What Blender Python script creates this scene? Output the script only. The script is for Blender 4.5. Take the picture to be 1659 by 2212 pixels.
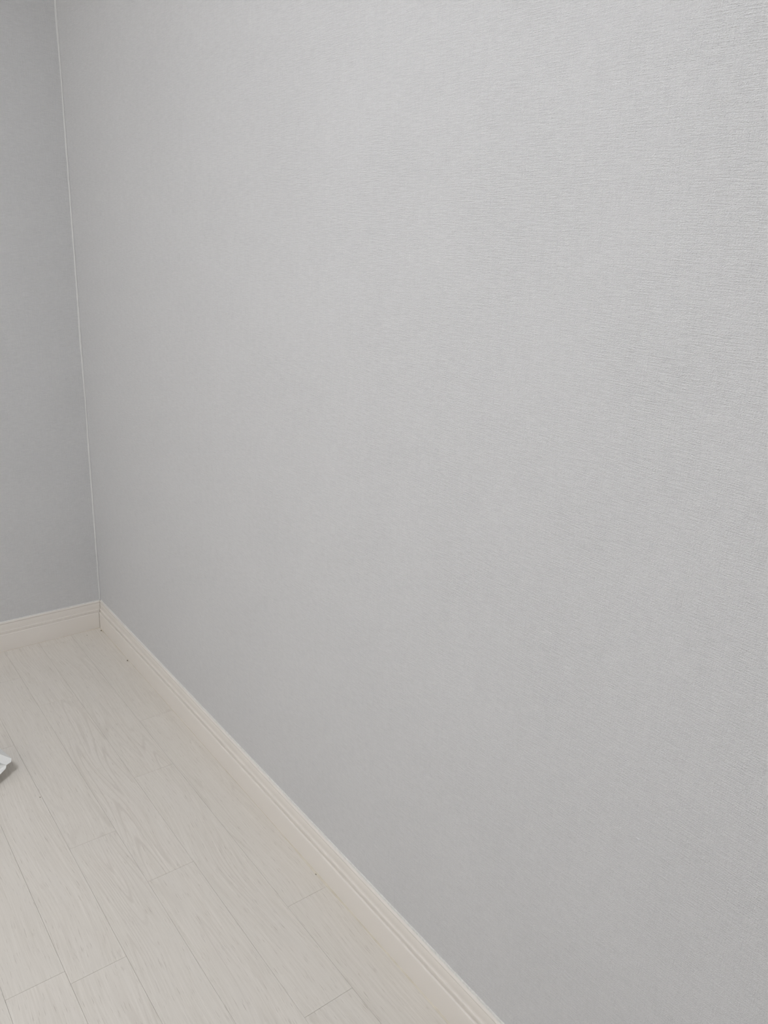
import bpy, bmesh, math, random
from mathutils import Matrix, Vector, noise

C = bpy.context.scene.collection
for o in list(bpy.data.objects):
    bpy.data.objects.remove(o)

# ---------------------------------------------------------------- camera
cam_data = bpy.data.cameras.new('camera')
cam = bpy.data.objects.new('camera', cam_data)
C.objects.link(cam)
cam.matrix_world = Matrix((
    (0.79203611, 0.16203852, -0.58857652, -0.72635931),
    (-0.60863011, 0.28447876, -0.7407032, -2.31489607),
    (0.04741507, 0.94488907, 0.32393897, 1.20117603),
    (0, 0, 0, 1)))
cam_data.sensor_fit = 'VERTICAL'
cam_data.sensor_height = 24
cam_data.lens = 18.7405
cam_data.clip_start = 0.02
bpy.context.scene.camera = cam

# ---------------------------------------------------------------- world, lamp settings, exposure
world = bpy.data.worlds.new('world')
bpy.context.scene.world = world
world.use_nodes = True
world.node_tree.nodes['Background'].inputs[0].default_value = (1.0, 0.955, 0.89, 1)
world.node_tree.nodes['Background'].inputs[1].default_value = 2.6
LAMP = (-1.30, -1.55)        # centre of the flush ceiling lamp
LAMP_SIZE = 0.46
LAMP_POWER = 32.0            # emission strength of its diffuser
LAMP_COLOUR = (0.935, 0.957, 1.0)

vs = bpy.context.scene.view_settings
vs.view_transform = 'Standard'
vs.look = 'None'
vs.gamma = 1
vs.use_curve_mapping = False
vs.exposure = 0.06

XW, YW, H = -2.60, -3.40, 2.35   # room reaches from (XW, YW) to the corner at (0, 0)

# ---------------------------------------------------------------- material helpers
class NT:
    def __init__(s, name):
        s.m = bpy.data.materials.new(name)
        s.m.use_nodes = True
        s.t = s.m.node_tree
        s.b = s.t.nodes['Principled BSDF']
    def n(s, kind, **kw):
        nd = s.t.nodes.new(kind)
        for k, v in kw.items():
            setattr(nd, k, v)
        return nd
    def set(s, sock, v):
        if isinstance(v, bpy.types.NodeSocket):
            s.t.links.new(v, sock)
        else:
            sock.default_value = v
    def math(s, op, a, b=0.0, c=0.0, clamp=False):
        nd = s.n('ShaderNodeMath', operation=op, use_clamp=clamp)
        for i, v in enumerate((a, b, c)):
            s.set(nd.inputs[i], v)
        return nd.outputs[0]
    def comb(s, x, y, z):
        nd = s.n('ShaderNodeCombineXYZ')
        for i, v in enumerate((x, y, z)):
            s.set(nd.inputs[i], v)
        return nd.outputs[0]
    def noise(s, vec, scale=1.0, detail=2.0, rough=0.5):
        nd = s.n('ShaderNodeTexNoise')
        s.set(nd.inputs['Vector'], vec)
        nd.inputs['Scale'].default_value = scale
        nd.inputs['Detail'].default_value = detail
        nd.inputs['Roughness'].default_value = rough
        return nd.outputs[0]
    def ramp(s, v, a, b, lo=0.0, hi=1.0):
        nd = s.n('ShaderNodeMapRange')
        nd.clamp = True
        s.set(nd.inputs[0], v)
        for i, q in enumerate((a, b, lo, hi)):
            s.set(nd.inputs[i + 1], q)
        return nd.outputs[0]
    def mix(s, f, a, b):
        nd = s.n('ShaderNodeMix', data_type='RGBA')
        s.set(nd.inputs[0], f)
        s.set(nd.inputs[6], a if isinstance(a, bpy.types.NodeSocket) else (*a, 1))
        s.set(nd.inputs[7], b if isinstance(b, bpy.types.NodeSocket) else (*b, 1))
        return nd.outputs[2]
    def bump(s, h, dist, strength=1.0):
        nd = s.n('ShaderNodeBump')
        nd.inputs['Strength'].default_value = strength
        nd.inputs['Distance'].default_value = dist
        s.set(nd.inputs['Height'], h)
        s.t.links.new(nd.outputs[0], s.b.inputs['Normal'])
    def base(s, col):
        s.set(s.b.inputs['Base Color'], col if isinstance(col, bpy.types.NodeSocket) else (*col, 1))
    def rough(s, v):
        s.set(s.b.inputs['Roughness'], v)

def plain(name, col, rough=0.5, spec=0.5):
    k = NT(name)
    k.base(col)
    k.rough(rough)
    k.b.inputs['Specular IOR Level'].default_value = spec
    return k.m

def make_wallpaper():
    k = NT('woven_wallpaper')
    sep = k.n('ShaderNodeSeparateXYZ')
    tc = k.n('ShaderNodeTexCoord')
    k.t.links.new(tc.outputs['Object'], sep.inputs[0])
    x, y, z = sep.outputs
    u = k.math('ADD', x, y)          # distance along whichever wall this is
    # gentle wander of the embossed threads
    wob = k.noise(k.comb(k.math('MULTIPLY', u, 9.0), k.math('MULTIPLY', z, 9.0), 0.0), 1.0, 1.0)
    wob = k.math('MULTIPLY', k.math('SUBTRACT', wob, 0.5), 0.0006)
    uu = k.math('ADD', u, wob)
    zz = k.math('ADD', z, wob)
    hz = k.noise(k.comb(k.math('MULTIPLY', uu, 48.0), k.math('MULTIPLY', zz, 760.0), 3.1), 1.0, 2.0, 0.55)
    vt = k.noise(k.comb(k.math('MULTIPLY', uu, 800.0), k.math('MULTIPLY', zz, 45.0), 7.7), 1.0, 2.0, 0.55)
    gr = k.noise(k.comb(k.math('MULTIPLY', u, 850.0), k.math('MULTIPLY', z, 1000.0), 1.7), 1.0, 2.0, 0.6)
    patch = k.noise(k.comb(k.math('MULTIPLY', u, 6.0), k.math('MULTIPLY', z, 6.0), 5.0), 1.0, 2.0)
    # thin sunken lines
    hl = k.ramp(hz, 0.34, 0.62)
    vl = k.ramp(vt, 0.28, 0.60)
    pw = k.ramp(patch, 0.35, 0.65, 0.55, 1.0)
    hh = k.math('ADD', k.math('MULTIPLY', hl, k.math('MULTIPLY', pw, 0.60)), k.math('MULTIPLY', vl, 0.34))
    hh = k.math('ADD', hh, k.math('MULTIPLY', gr, 1.9))
    k.bump(hh, 0.00068, 0.95)
    groove = k.math('MULTIPLY', k.math('ADD', k.math('MULTIPLY', hl, 0.35), k.math('ADD', k.math('MULTIPLY', vl, 0.20), k.math('MULTIPLY', k.ramp(gr, 0.3, 0.6), 0.45))), 1.0)
    k.base(k.mix(groove, WALL_DARK, WALL_LIGHT))
    k.rough(0.62)
    k.b.inputs['Specular IOR Level'].default_value = 0.30
    return k.m

def make_wood():
    k = NT('whitewashed_oak')
    tc = k.n('ShaderNodeTexCoord')
    oi = k.n('ShaderNodeObjectInfo')
    sep = k.n('ShaderNodeSeparateXYZ')
    k.t.links.new(tc.outputs['Object'], sep.inputs[0])
    x, y, z = sep.outputs
    rnd = oi.outputs['Random']
    x0 = k.math('ADD', x, k.math('MULTIPLY', rnd, 31.0))
    y0 = k.math('ADD', y, k.math('MULTIPLY', rnd, 57.0))
    drift = k.noise(k.comb(k.math('MULTIPLY', x0, 3.0), k.math('MULTIPLY', y0, 2.4), rnd), 1.0, 1.0)
    drift = k.math('SUBTRACT', drift, 0.5)
    xs = k.math('ADD', x0, k.math('MULTIPLY', drift, 0.055))
    # cathedral figure: contour lines of a long stretched field
    field = k.noise(k.comb(k.math('MULTIPLY', xs, 16.0), k.math('MULTIPLY', y0, 1.1), 4.0), 1.0, 1.0, 0.4)
    rings = k.math('SINE', k.math('MULTIPLY', field, 120.0))
    rings = k.ramp(rings, 0.45, 1.0)
    sel = k.ramp(k.noise(k.comb(k.math('MULTIPLY', x0, 9.0), k.math('MULTIPLY', y0, 1.6), 9.0), 1.0, 1.0), 0.50, 0.66)
    # open pores: short dashes along the grain
    p1 = k.noise(k.comb(k.math('MULTIPLY', xs, 560.0), k.math('MULTIPLY', y0, 26.0), 0.0), 1.0, 2.0, 0.6)
    pores = k.ramp(p1, 0.39, 0.29)
    p2 = k.noise(k.comb(k.math('MULTIPLY', xs, 260.0), k.math('MULTIPLY', y0, 7.0), 2.0), 1.0, 3.0, 0.65)
    fibre = k.ramp(p2, 0.30, 0.70)
    blotch = k.noise(k.comb(k.math('MULTIPLY', xs, 22.0), k.math('MULTIPLY', y0, 3.0), 6.0), 1.0, 2.0)
    c = k.mix(fibre, (0.715, 0.670, 0.605), (0.830, 0.785, 0.725))
    c = k.mix(k.math('MULTIPLY', k.ramp(blotch, 0.35, 0.65), 0.5), c, (0.790, 0.750, 0.695))
    c = k.mix(k.math('MULTIPLY', rnd, 0.30), c, (0.735, 0.702, 0.645))
    ringpore = k.math('MULTIPLY', k.math('MULTIPLY', rings, sel), k.ramp(p2, 0.35, 0.6, 0.3, 1.0))
    c = k.mix(k.math('MULTIPLY', ringpore, 0.27), c, (0.42, 0.37, 0.31))
    c = k.mix(k.math('MULTIPLY', pores, 0.38), c, (0.38, 0.33, 0.27))
    k.base(c)
    h = k.math('SUBTRACT', k.math('MULTIPLY', fibre, 0.3), k.math('ADD', k.math('MULTIPLY', pores, 0.8), k.math('MULTIPLY', ringpore, 0.5)))
    k.bump(h, 0.00012, 0.5)
    k.rough(k.ramp(p2, 0.3, 0.7, 0.46, 0.36))
    k.b.inputs['Specular IOR Level'].default_value = 0.35
    return k.m

def make_trim():
    k = NT('cream_film_trim')
    tc = k.n('ShaderNodeTexCoord')
    nz = k.noise(tc.outputs['Object'], 14.0, 2.0)
    k.base(k.mix(nz, (0.835, 0.790, 0.735), (0.860, 0.815, 0.762)))
    k.rough(0.26)
    k.b.inputs['Specular IOR Level'].default_value = 0.6
    return k.m

def make_caulk(name, a, b, scale, bumpd):
    k = NT(name)
    tc = k.n('ShaderNodeTexCoord')
    nz = k.noise(tc.outputs['Object'], scale, 3.0, 0.6)
    k.base(k.mix(k.ramp(nz, 0.3, 0.7), a, b))
    k.rough(0.6)
    fine = k.noise(tc.outputs['Object'], 900.0, 2.0, 0.6)
    k.bump(fine, bumpd, 0.8)
    return k.m

WALL_DARK = (0.665, 0.666, 0.671)
WALL_LIGHT = (0.806, 0.806, 0.812)
M_WALL = make_wallpaper()
M_WOOD = make_wood()
M_TRIM = make_trim()
M_SUB = plain('floor_substrate', (0.50, 0.45, 0.385), 0.8)
M_CEIL = plain('matt_ceiling_paper', (0.85, 0.85, 0.84), 0.8, 0.2)
M_FLOORCAULK = make_caulk('stained_silicone', (0.66, 0.605, 0.50), (0.76, 0.705, 0.61), 25.0, 0.0002)
M_WALLCAULK = make_caulk('grainy_filler', (0.74, 0.735, 0.705), (0.87, 0.865, 0.835), 220.0, 0.0006)
M_BAG = plain('milky_plastic_film', (0.86, 0.86, 0.845), 0.42)
M_LAP = plain('smooth_paper_edge', (0.79, 0.79, 0.78), 0.6, 0.3)
M_CRUMB = plain('grit', (0.20, 0.17, 0.12), 0.9)
M_METAL = plain('white_lamp_frame', (0.78, 0.78, 0.78), 0.4)
M_FRAME = plain('white_window_vinyl', (0.75, 0.75, 0.74), 0.4)

# ---------------------------------------------------------------- mesh helpers
def link(name, bm, mat, parent=None, smooth=False, angle=None):
    me = bpy.data.meshes.new(name)
    bmesh.ops.recalc_face_normals(bm, faces=bm.faces)
    bm.to_mesh(me)
    bm.free()
    me.materials.append(mat)
    if smooth:
        me.shade_smooth()
        if angle:
            me.set_sharp_from_angle(angle=math.radians(angle))
    o = bpy.data.objects.new(name, me)
    C.objects.link(o)
    if parent:
        o.parent = parent
    return o

def add_box(bm, x0, y0, z0, x1, y1, z1):
    v = [bm.verts.new(p) for p in ((x0, y0, z0), (x1, y0, z0), (x1, y1, z0), (x0, y1, z0),
                                   (x0, y0, z1), (x1, y0, z1), (x1, y1, z1), (x0, y1, z1))]
    for f in ((3, 2, 1, 0), (4, 5, 6, 7), (0, 1, 5, 4), (1, 2, 6, 5), (2, 3, 7, 6), (3, 0, 4, 7)):
        bm.faces.new([v[i] for i in f])

def boxes(name, lst, mat, parent=None):
    bm = bmesh.new()
    for b in lst:
        add_box(bm, *b)
    return link(name, bm, mat, parent)

def structure(o):
    o['kind'] = 'structure'
    return o

# ---------------------------------------------------------------- room shell
T = 0.12
floor = structure(boxes('floor', [(XW - T, YW - T, -0.10, T, T, -0.008)], M_SUB))
ceiling = structure(boxes('ceiling', [(XW - T, YW - T, H, T, T, H + 0.1)], M_CEIL))
wall_right = structure(boxes('wall_right', [(0, YW - T, -0.008, T, T, H)], M_WALL))
wall_back = structure(boxes('wall_back', [(XW - T, 0, -0.008, 0, T, H)], M_WALL))
WIN = [('left', -1.95, -0.45, 0.90, 2.05)]     # openings: wall, from, to, sill, head

def wall_with_window(name, side, n):
    op = [w for w in WIN if w[0] == side]
    L = YW if side == 'left' else XW
    far = XW if side == 'left' else YW
    def bx(a0, a1, p0, p1, z0, z1):
        if side == 'left':
            return (far + p0, a0, z0, far + p1, a1, z1)
        return (a0, far + p0, z0, a1, far + p1, z1)
    if not op:
        return structure(boxes(name, [bx(L - (T if side == 'left' else 0), 0, -T, 0, -0.008, H)], M_WALL))
    _, a0, a1, z0, z1 = op[0]
    lo = L - (T if side == 'left' else 0)
    w = structure(boxes(name, [bx(lo, a0, -T, 0, -0.008, H), bx(a1, 0, -T, 0, -0.008, H),
                               bx(a0, a1, -T, 0, -0.008, z0), bx(a0, a1, -T, 0, z1, H)], M_WALL))
    fr = 0.045
    mid = (a0 + a1) / 2
    win = structure(boxes('window_%d' % n, [
        bx(a0, a1, -.09, -.03, z0, z0 + fr), bx(a0, a1, -.09, -.03, z1 - fr, z1),
        bx(a0, a0 + fr, -.09, -.03, z0 + fr, z1 - fr), bx(a1 - fr, a1, -.09, -.03, z0 + fr, z1 - fr),
        bx(mid - fr / 2, mid + fr / 2, -.09, -.03, z0 + fr, z1 - fr)], M_FRAME))
    for p, q in ((a0 + fr, mid - fr / 2), (mid + fr / 2, a1 - fr)):
        boxes('pane', [bx(p, q, -.063, -.057, z0 + fr, z1 - fr)], M_GLASS, win)
    return w
kg = NT('clear_window_glass')
kg.base((1, 1, 1))
kg.rough(0.0)
kg.b.inputs['Transmission Weight'].default_value = 1.0
kg.b.inputs['IOR'].default_value = 1.01
M_GLASS = kg.m
wall_left = wall_with_window('wall_left', 'left', 1)
wall_front = wall_with_window('wall_front', 'front', 2)

# ---------------------------------------------------------------- floor planks
PW, PL = 0.095, 0.7325
SEAM = -0.10298            # first seam out from the right wall
rng = random.Random(5)
def plank_mesh(w, l, gap=0.00013, bev=0.00030):
    """plank with its far right corner at the origin, reaching to -w, -l; top face at z 0"""
    bm = bmesh.new()
    x0, x1, y0, y1 = -w + gap, -gap, -l + gap, -gap
    rings = [(0, -0.008), (0, -bev), (bev, 0)]
    vs_ = []
    for ins, zz in rings:
        vs_.append([bm.verts.new(p) for p in ((x0 + ins, y0 + ins, zz), (x1 - ins, y0 + ins, zz),
                                              (x1 - ins, y1 - ins, zz), (x0 + ins, y1 - ins, zz))])
    for a, b in zip(vs_, vs_[1:]):
        for i in range(4):
            j = (i + 1) % 4
            bm.faces.new((a[i], a[j], b[j], b[i]))
    bm.faces.new(vs_[2])
    bm.faces.new(list(reversed(vs_[0])))
    bmesh.ops.recalc_face_normals(bm, faces=bm.faces)
    me = bpy.data.meshes.new('plank')
    bm.to_mesh(me)
    bm.free()
    me.materials.append(M_WOOD)
    return me
mesh_cache = {}
joint_y = {0: -1.2989, 1: -0.7768, 2: -1.0922, 3: -0.9209, 4: -1.2324}
row = 0
xr = -0.0125
while xr > XW + 0.001:
    xl = max(SEAM - row * PW, XW)
    w = xr - xl
    j = joint_y.get(row, -0.35 - (row * 0.317) % PL)
    while j < -PL:
        j += PL
    ys = [-0.0125]
    while j > YW:
        if ys[-1] - j > 0.02:
            ys.append(j)
        j -= PL
    if ys[-1] - YW < 0.03:
        ys.pop()
    ys.append(YW)
    for ya, yb in zip(ys, ys[1:]):
        key = (round(w, 4), round(ya - yb, 4))
        if key not in mesh_cache:
            mesh_cache[key] = plank_mesh(w, ya - yb)
        o = bpy.data.objects.new('plank', mesh_cache[key])
        o.location = (xr, ya, 0)
        C.objects.link(o)
        o.parent = floor
    xr = xl
    row += 1

# ---------------------------------------------------------------- baseboards (moulded profile, mitred)
PROFILE = [(0.0, 0.0), (0.0120, 0.0), (0.0120, 0.0517), (0.0118, 0.0525), (0.0112, 0.0531), (0.0102, 0.0534),
           (0.0090, 0.0535), (0.0082, 0.0533), (0.0078, 0.0527), (0.0076, 0.0540), (0.0078, 0.0552), (0.0082, 0.0575),
           (0.0085, 0.0605), (0.0085, 0.0619), (0.0082, 0.0625), (0.0074, 0.0628), (0.0064, 0.0629), (0.0058, 0.0632),
           (0.0056, 0.0650), (0.0055, 0.0680), (0.0055, 0.0710), (0.0054, 0.0740), (0.0051, 0.0770), (0.0045, 0.0800),
           (0.0040, 0.0818), (0.0038, 0.0824), (0.0044, 0.0830), (0.0050, 0.0838), (0.0053, 0.0848), (0.0053, 0.0866),
           (0.0049, 0.0875), (0.0040, 0.0882), (0.0022, 0.0887), (0.0008, 0.0889), (0.0, 0.0889)]
def baseboard(name, to_world, length, cut0, cut1):
    """to_world(s, p, z): s along the wall, p out from it; ends mitred by p where cut is 1"""
    bm = bmesh.new()
    ends = []
    for e in (0, 1):
        ring = []
        for p, z in PROFILE:
            s = (p * cut0 + 0.0008) if e == 0 else (length - p * cut1 - 0.0008)
            ring.append(bm.verts.new(to_world(s, p, z)))
        ends.append(ring)
    n = len(PROFILE)
    for i in range(n):
        j = (i + 1) % n
        bm.faces.new((ends[0][i], ends[0][j], ends[1][j], ends[1][i]))
    bm.faces.new(ends[0])
    bm.faces.new(list(reversed(ends[1])))
    return structure(link(name, bm, M_TRIM, None, True, 32))
baseboard_right = baseboard('baseboard_right', lambda s, p, z: (-p, -s, z), -YW, 1, 1)
baseboard_back = baseboard('baseboard_back', lambda s, p, z: (-s, -p, z), -XW, 1, 1)
baseboard_left = baseboard('baseboard_left', lambda s, p, z: (XW + p, -s, z), -YW, 1, 1)
baseboard_front = baseboard('baseboard_front', lambda s, p, z: (-s, YW + p, z), -XW, 1, 1)

# ---------------------------------------------------------------- silicone and filler beads
def bead(name, fn, s0, s1, step, mat, parent):
    """fn(s) -> list of points of the bead's cross-section at distance s"""
    bm = bmesh.new()
    prev = None
    n = int((s1 - s0) / step)
    for i in range(n + 1):
        pts = [bm.verts.new(p) for p in fn(s0 + (s1 - s0) * i / n)]
        if prev:
            for k_ in range(len(pts)):
                q = (k_ + 1) % len(pts)
                bm.faces.new((prev[k_], prev[q], pts[q], pts[k_]))
        else:
            bm.faces.new(pts)
        prev = pts
    bm.faces.new(list(reversed(prev)))
    return link(name, bm, mat, parent, True, 60)
def nz(a, b=0.0, c=0.0):
    return noise.noise(Vector((a, b, c)))
def lump(s, c, w):
    return math.exp(-((s - c) / w) ** 2)
def floor_right(s):
    wid = 0.0009 + 0.0007 * max(0, nz(s * 14, 3)) + 0.0026 * lump(s, 1.26, 0.09) + 0.0017 * lump(s, 1.62, 0.34) \
        + 0.0012 * lump(s, 0.03, 0.03) + 0.0010 * lump(s, 0.16, 0.03) + 0.0004 * nz(s * 120, 8)
    wid = max(wid, 0.0006)
    hz_ = wid * 0.6 + 0.0004 * nz(s * 60, 2)
    hz_ = max(hz_, 0.0004)
    return [(-0.0118, -s, -0.0005), (-0.0118, -s, hz_), (-0.0124, -s, hz_ * 0.75),
            (-0.012 - wid * 0.6, -s, hz_ * 0.25), (-0.012 - wid, -s, 0.00008), (-0.012 - wid, -s, -0.0005)]
bead('floor_caulk', floor_right, 0.013, -YW - 0.013, 0.004, M_FLOORCAULK, baseboard_right)
def floor_back(s):
    wid = max(0.0005, 0.0011 + 0.0007 * nz(s * 16, 5) + 0.0016 * lump(s, 0.02, 0.035) + 0.0004 * nz(s * 120, 9))
    hz_ = max(0.0004, wid * 0.7)
    return [(-s, -0.0118, -0.0005), (-s, -0.0118, hz_), (-s, -0.0124, hz_ * 0.75),
            (-s, -0.012 - wid * 0.6, hz_ * 0.25), (-s, -0.012 - wid, 0.00008), (-s, -0.012 - wid, -0.0005)]
bead('floor_caulk', floor_back, 0.013, -XW - 0.013, 0.006, M_FLOORCAULK, baseboard_back)
def top_right(s):
    g = 0.0012 + 0.0024 * min(1.0, max(0.0, (s - 0.2) / 1.4))
    top = 0.0898 + g + 0.0007 * nz(s * 260, 1) * min(1, s) + 0.0005 * nz(s * 70, 4)
    d = 0.0012 + 0.0004 * nz(s * 300, 6)
    return [(0.0005, -s, 0.0885), (-0.0016, -s, 0.0887), (-d * 1.2, -s, 0.0898 + (top - 0.0898) * 0.4),
            (-d * 0.8, -s, top - 0.0004), (0.0005, -s, top)]
bead('wall_caulk', top_right, 0.004, -YW - 0.004, 0.0022, M_WALLCAULK, baseboard_right)
def top_back(s):
    top = 0.0898 + 0.0010 + 0.0006 * nz(s * 150, 11)
    return [(-s, 0.0005, 0.0885), (-s, -0.0016, 0.0887), (-s, -0.0012, 0.0898 + (top - 0.0898) * 0.5),
            (-s, -0.0006, top), (-s, 0.0005, top)]
bead('wall_caulk', top_back, 0.004, -XW - 0.004, 0.005, M_WALLCAULK, baseboard_back)

# paper lap running up the corner on the far wall, its cut edges a little uneven
def lap(z):
    a = 0.0003 + 0.0006 * nz(z * 7, 2) + 0.0004 * nz(z * 40, 5)
    a = max(a, 0.0)
    b = 0.0052 + 0.0020 * nz(z * 5, 8) + 0.0008 * nz(z * 50, 3)
    return [(-a, 0.0003, z), (-a - 0.0003, -0.0006, z), ((-a - b) / 2, -0.0008, z), (-b + 0.0008, -0.0004, z), (-b, 0.0003, z)]
bead('paper_lap', lap, 0.093, H, 0.006, M_LAP, wall_back)

# small snag standing out of the paper on the right wall, nick in the far wall
def blister(name, centre, normal_axis, ln, wd, ht, ang, mat, parent):
    bm = bmesh.new()
    N = 10
    ringv = []
    for r, hh in ((1.0, -0.0001), (0.6, ht * 0.6), (0.25, ht)):
        rg = []
        for i in range(N):
            t = 2 * math.pi * i / N
            a, b = math.cos(t) * r * ln, math.sin(t) * r * wd
            p, q = a * math.cos(ang) - b * math.sin(ang), a * math.sin(ang) + b * math.cos(ang)
            v = (centre[0] - hh, centre[1] + p, centre[2] + q) if normal_axis == 0 else (centre[0] + p, centre[1] - hh, centre[2] + q)
            rg.append(bm.verts.new(v))
        ringv.append(rg)
    for a, b in zip(ringv, ringv[1:]):
        for i in range(N):
            bm.faces.new((a[i], a[(i + 1) % N], b[(i + 1) % N], b[i]))
    bm.faces.new(ringv[-1])
    return link(name, bm, mat, parent, True)
blister('paper_snag', (0, -1.9101, 0.5490), 0, 0.0038, 0.0010, 0.0009, 0.02, M_WALL, wall_right)
blister('paper_snag', (-0.0531, 0, 0.7830), 1, 0.0007, 0.0055, 0.0010, 0.0, M_WALL, wall_back)

# ---------------------------------------------------------------- crumpled bag at the left edge
V = {
 'tip': (-.4165, -.604, .037), 'a': (-.4200, -.614, .0350), 'n': (-.4310, -.6175, .0335), 'n2': (-.4440, -.602, .0370),
 'u1': (-.4285, -.548, .037), 'c1': (-.4520, -.572, .053), 'u2': (-.447, -.500, .030), 'c2': (-.480, -.520, .060),
 'c3': (-.492, -.598, .057), 'u3': (-.470, -.440, .012), 'c4': (-.522, -.450, .045), 'c5': (-.552, -.548, .072),
 'c6': (-.540, -.625, .050), 'u4': (-.560, -.405, .006), 'c7': (-.600, -.450, .038), 'c8': (-.622, -.535, .050),
 'c9': (-.600, -.630, .036), 'e1': (-.640, -.420, .002), 'e2': (-.672, -.510, .002), 'e3': (-.650, -.625, .003),
 'f1': (-.4340, -.6230, .0290), 'f2': (-.4485, -.6330, .0240), 'f3': (-.4470, -.6195, .0300), 'f4': (-.490, -.655, .012),
 'f5': (-.495, -.632, .032), 'f6': (-.560, -.682, .0015), 'i1': (-.452, -.570, .012), 'i2': (-.50, -.585, .015),
 'b1': (-.450, -.580, .005), 'b2': (-.485, -.560, .0015), 'b3': (-.480, -.500, .0015), 'b4': (-.500, -.625, .0015),
 'b5': (-.58, -.50, .001), 'b6': (-.58, -.60, .001),
}
F = [
 ('tip', 'u1', 'c1'), ('tip', 'c1', 'n2'), ('tip', 'n2', 'n'), ('tip', 'n', 'a'), ('u1', 'u2', 'c2'), ('u1', 'c2', 'c1'),
 ('c1', 'c2', 'c3'), ('c1', 'c3', 'n2'), ('u2', 'u3', 'c4'), ('u2', 'c4', 'c2'), ('c2', 'c4', 'c5'), ('c2', 'c5', 'c3'),
 ('c3', 'c5', 'c6'), ('u3', 'u4', 'c4'), ('u4', 'c7', 'c4'), ('c4', 'c7', 'c5'), ('c7', 'c8', 'c5'), ('c5', 'c8', 'c6'),
 ('c8', 'c9', 'c6'), ('u4', 'e1', 'c7'), ('e1', 'e2', 'c7'), ('e2', 'c8', 'c7'), ('e2', 'e3', 'c8'), ('e3', 'c9', 'c8'),
 ('n', 'f3', 'f1'), ('f1', 'f3', 'f2'), ('f2', 'f3', 'f5'), ('f2', 'f5', 'f4'), ('f4', 'f5', 'f6'), ('f5', 'c6', 'f6'),
 ('c6', 'c9', 'f6'), ('c9', 'e3', 'f6'), ('n2', 'c3', 'i2'), ('n2', 'i2', 'i1'), ('i1', 'i2', 'f5'), ('i1', 'f5', 'f3'),
 ('c3', 'c6', 'i2'), ('i2', 'c6', 'f5'), ('n', 'n2', 'i1'), ('n', 'i1', 'f3'),
 ('tip', 'a', 'b1'), ('a', 'n', 'b1'), ('n', 'f1', 'b1'), ('f1', 'f2', 'b4'), ('f1', 'b4', 'b1'), ('f2', 'f4', 'b4'),
 ('tip', 'b1', 'u1'), ('u1', 'b1', 'b2'), ('u1', 'b2', 'u2'), ('u2', 'b2', 'b3'), ('u2', 'b3', 'u3'),
 ('b1', 'b4', 'b2'), ('b2', 'b4', 'b6'), ('b2', 'b6', 'b5'), ('b2', 'b5', 'b3'), ('b4', 'f4', 'f6'), ('b4', 'f6', 'b6'),
 ('b6', 'f6', 'e3'), ('b6', 'e3', 'b5'), ('b5', 'e3', 'e2'), ('b5', 'e2', 'e1'), ('b5', 'e1', 'b3'), ('b3', 'e1', 'u4'), ('b3', 'u4', 'u3'),
]
bm = bmesh.new()
vv = {k_: bm.verts.new(p) for k_, p in V.items()}
for f in F:
    try:
        bm.faces.new([vv[q] for q in f])
    except ValueError:
        pass
bmesh.ops.recalc_face_normals(bm, faces=bm.faces)
bmesh.ops.subdivide_edges(bm, edges=bm.edges, cuts=3, use_grid_fill=True)
for v in bm.verts:
    if v.co.z > 0.004 and v.co.x < -0.44:
        q = v.co * 60
        v.co.z += 0.0022 * noise.noise(q)
        v.co.x += 0.0012 * noise.noise(q + Vector((9, 0, 0)))
bag = link('plastic_bag', bm, M_BAG, None, True, 22)
bag['label'] = 'crumpled white plastic bag on the pale floor at the left edge'
bag['category'] = 'bag'

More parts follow.
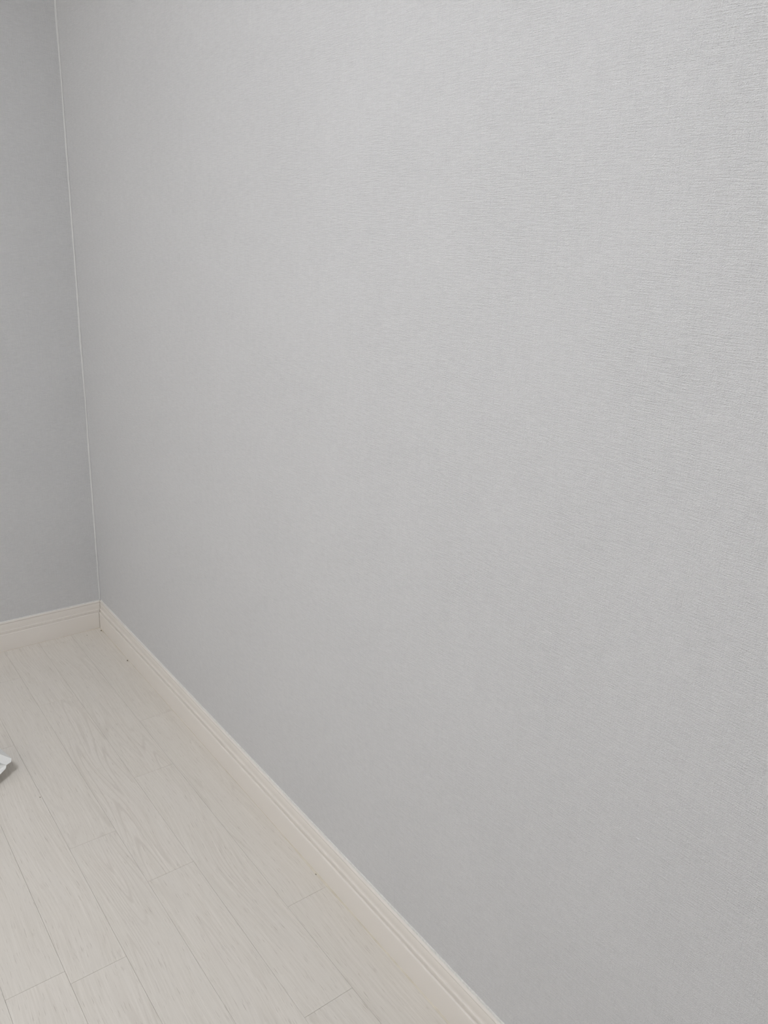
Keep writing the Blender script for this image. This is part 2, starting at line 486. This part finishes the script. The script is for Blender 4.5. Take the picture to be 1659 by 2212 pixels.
# ---------------------------------------------------------------- grit on the floor
def crumb(x, y, z, r, seed, label, stretch=1.0, rot=0.0):
    bm = bmesh.new()
    bmesh.ops.create_icosphere(bm, subdivisions=1, radius=r)
    q = random.Random(seed)
    lo = 0
    for v in bm.verts:
        v.co *= q.uniform(0.65, 1.15)
        v.co.z *= 0.6
        v.co.x *= stretch
        lo = min(lo, v.co.z)
    for v in bm.verts:
        v.co.z -= lo
    bmesh.ops.rotate(bm, verts=bm.verts, matrix=Matrix.Rotation(rot, 3, 'Z'))
    o = link('crumb', bm, M_CRUMB)
    o.location = (x, y, z)
    o['label'] = label
    o['category'] = 'crumb'
    o['group'] = 'dark crumbs of dirt along the floor edge'
    return o
crumb(-0.0170, -0.0345, 0.0002, 0.0026, 1, 'largest dark crumb on the floor right in the room corner', 1.3, 0.8)
crumb(-0.0628, -0.0417, 0.0, 0.0013, 2, 'tiny brown crumb on the floor a little left of the corner')
crumb(-0.3915, -0.7270, 0.0, 0.0014, 3, 'tiny brown crumb on a plank seam in the middle of the floor')
crumb(-0.0172, -0.2565, 0.0006, 0.0022, 4, 'dark elongated crumb on the caulk of the right baseboard', 1.8, 1.5)
crumb(-0.0160, -1.2620, 0.0010, 0.0011, 5, 'tiny dark crumb where a plank end meets the right baseboard', 1.6, 1.5)

# ---------------------------------------------------------------- ceiling lamp
lamp = bpy.data.objects.new('ceiling_lamp', None)
lamp.location = (LAMP[0], LAMP[1], H)
C.objects.link(lamp)
lamp['label'] = 'square white flush ceiling lamp that lights the room'
lamp['category'] = 'lamp'
s_ = LAMP_SIZE / 2
boxes('lamp_frame', [(-s_ - .02, -s_ - .02, -.055, -s_, s_ + .02, 0), (s_, -s_ - .02, -.055, s_ + .02, s_ + .02, 0),
                     (-s_, -s_ - .02, -.055, s_, -s_, 0), (-s_, s_, -.055, s_, s_ + .02, 0)], M_METAL, lamp)
ke = NT('glowing_lamp_diffuser')
ke.base((0.8, 0.8, 0.8))
ke.b.inputs['Emission Color'].default_value = (*LAMP_COLOUR, 1)
ke.b.inputs['Emission Strength'].default_value = LAMP_POWER
boxes('diffuser', [(-s_, -s_, -.050, s_, s_, -.040)], ke.m, lamp)
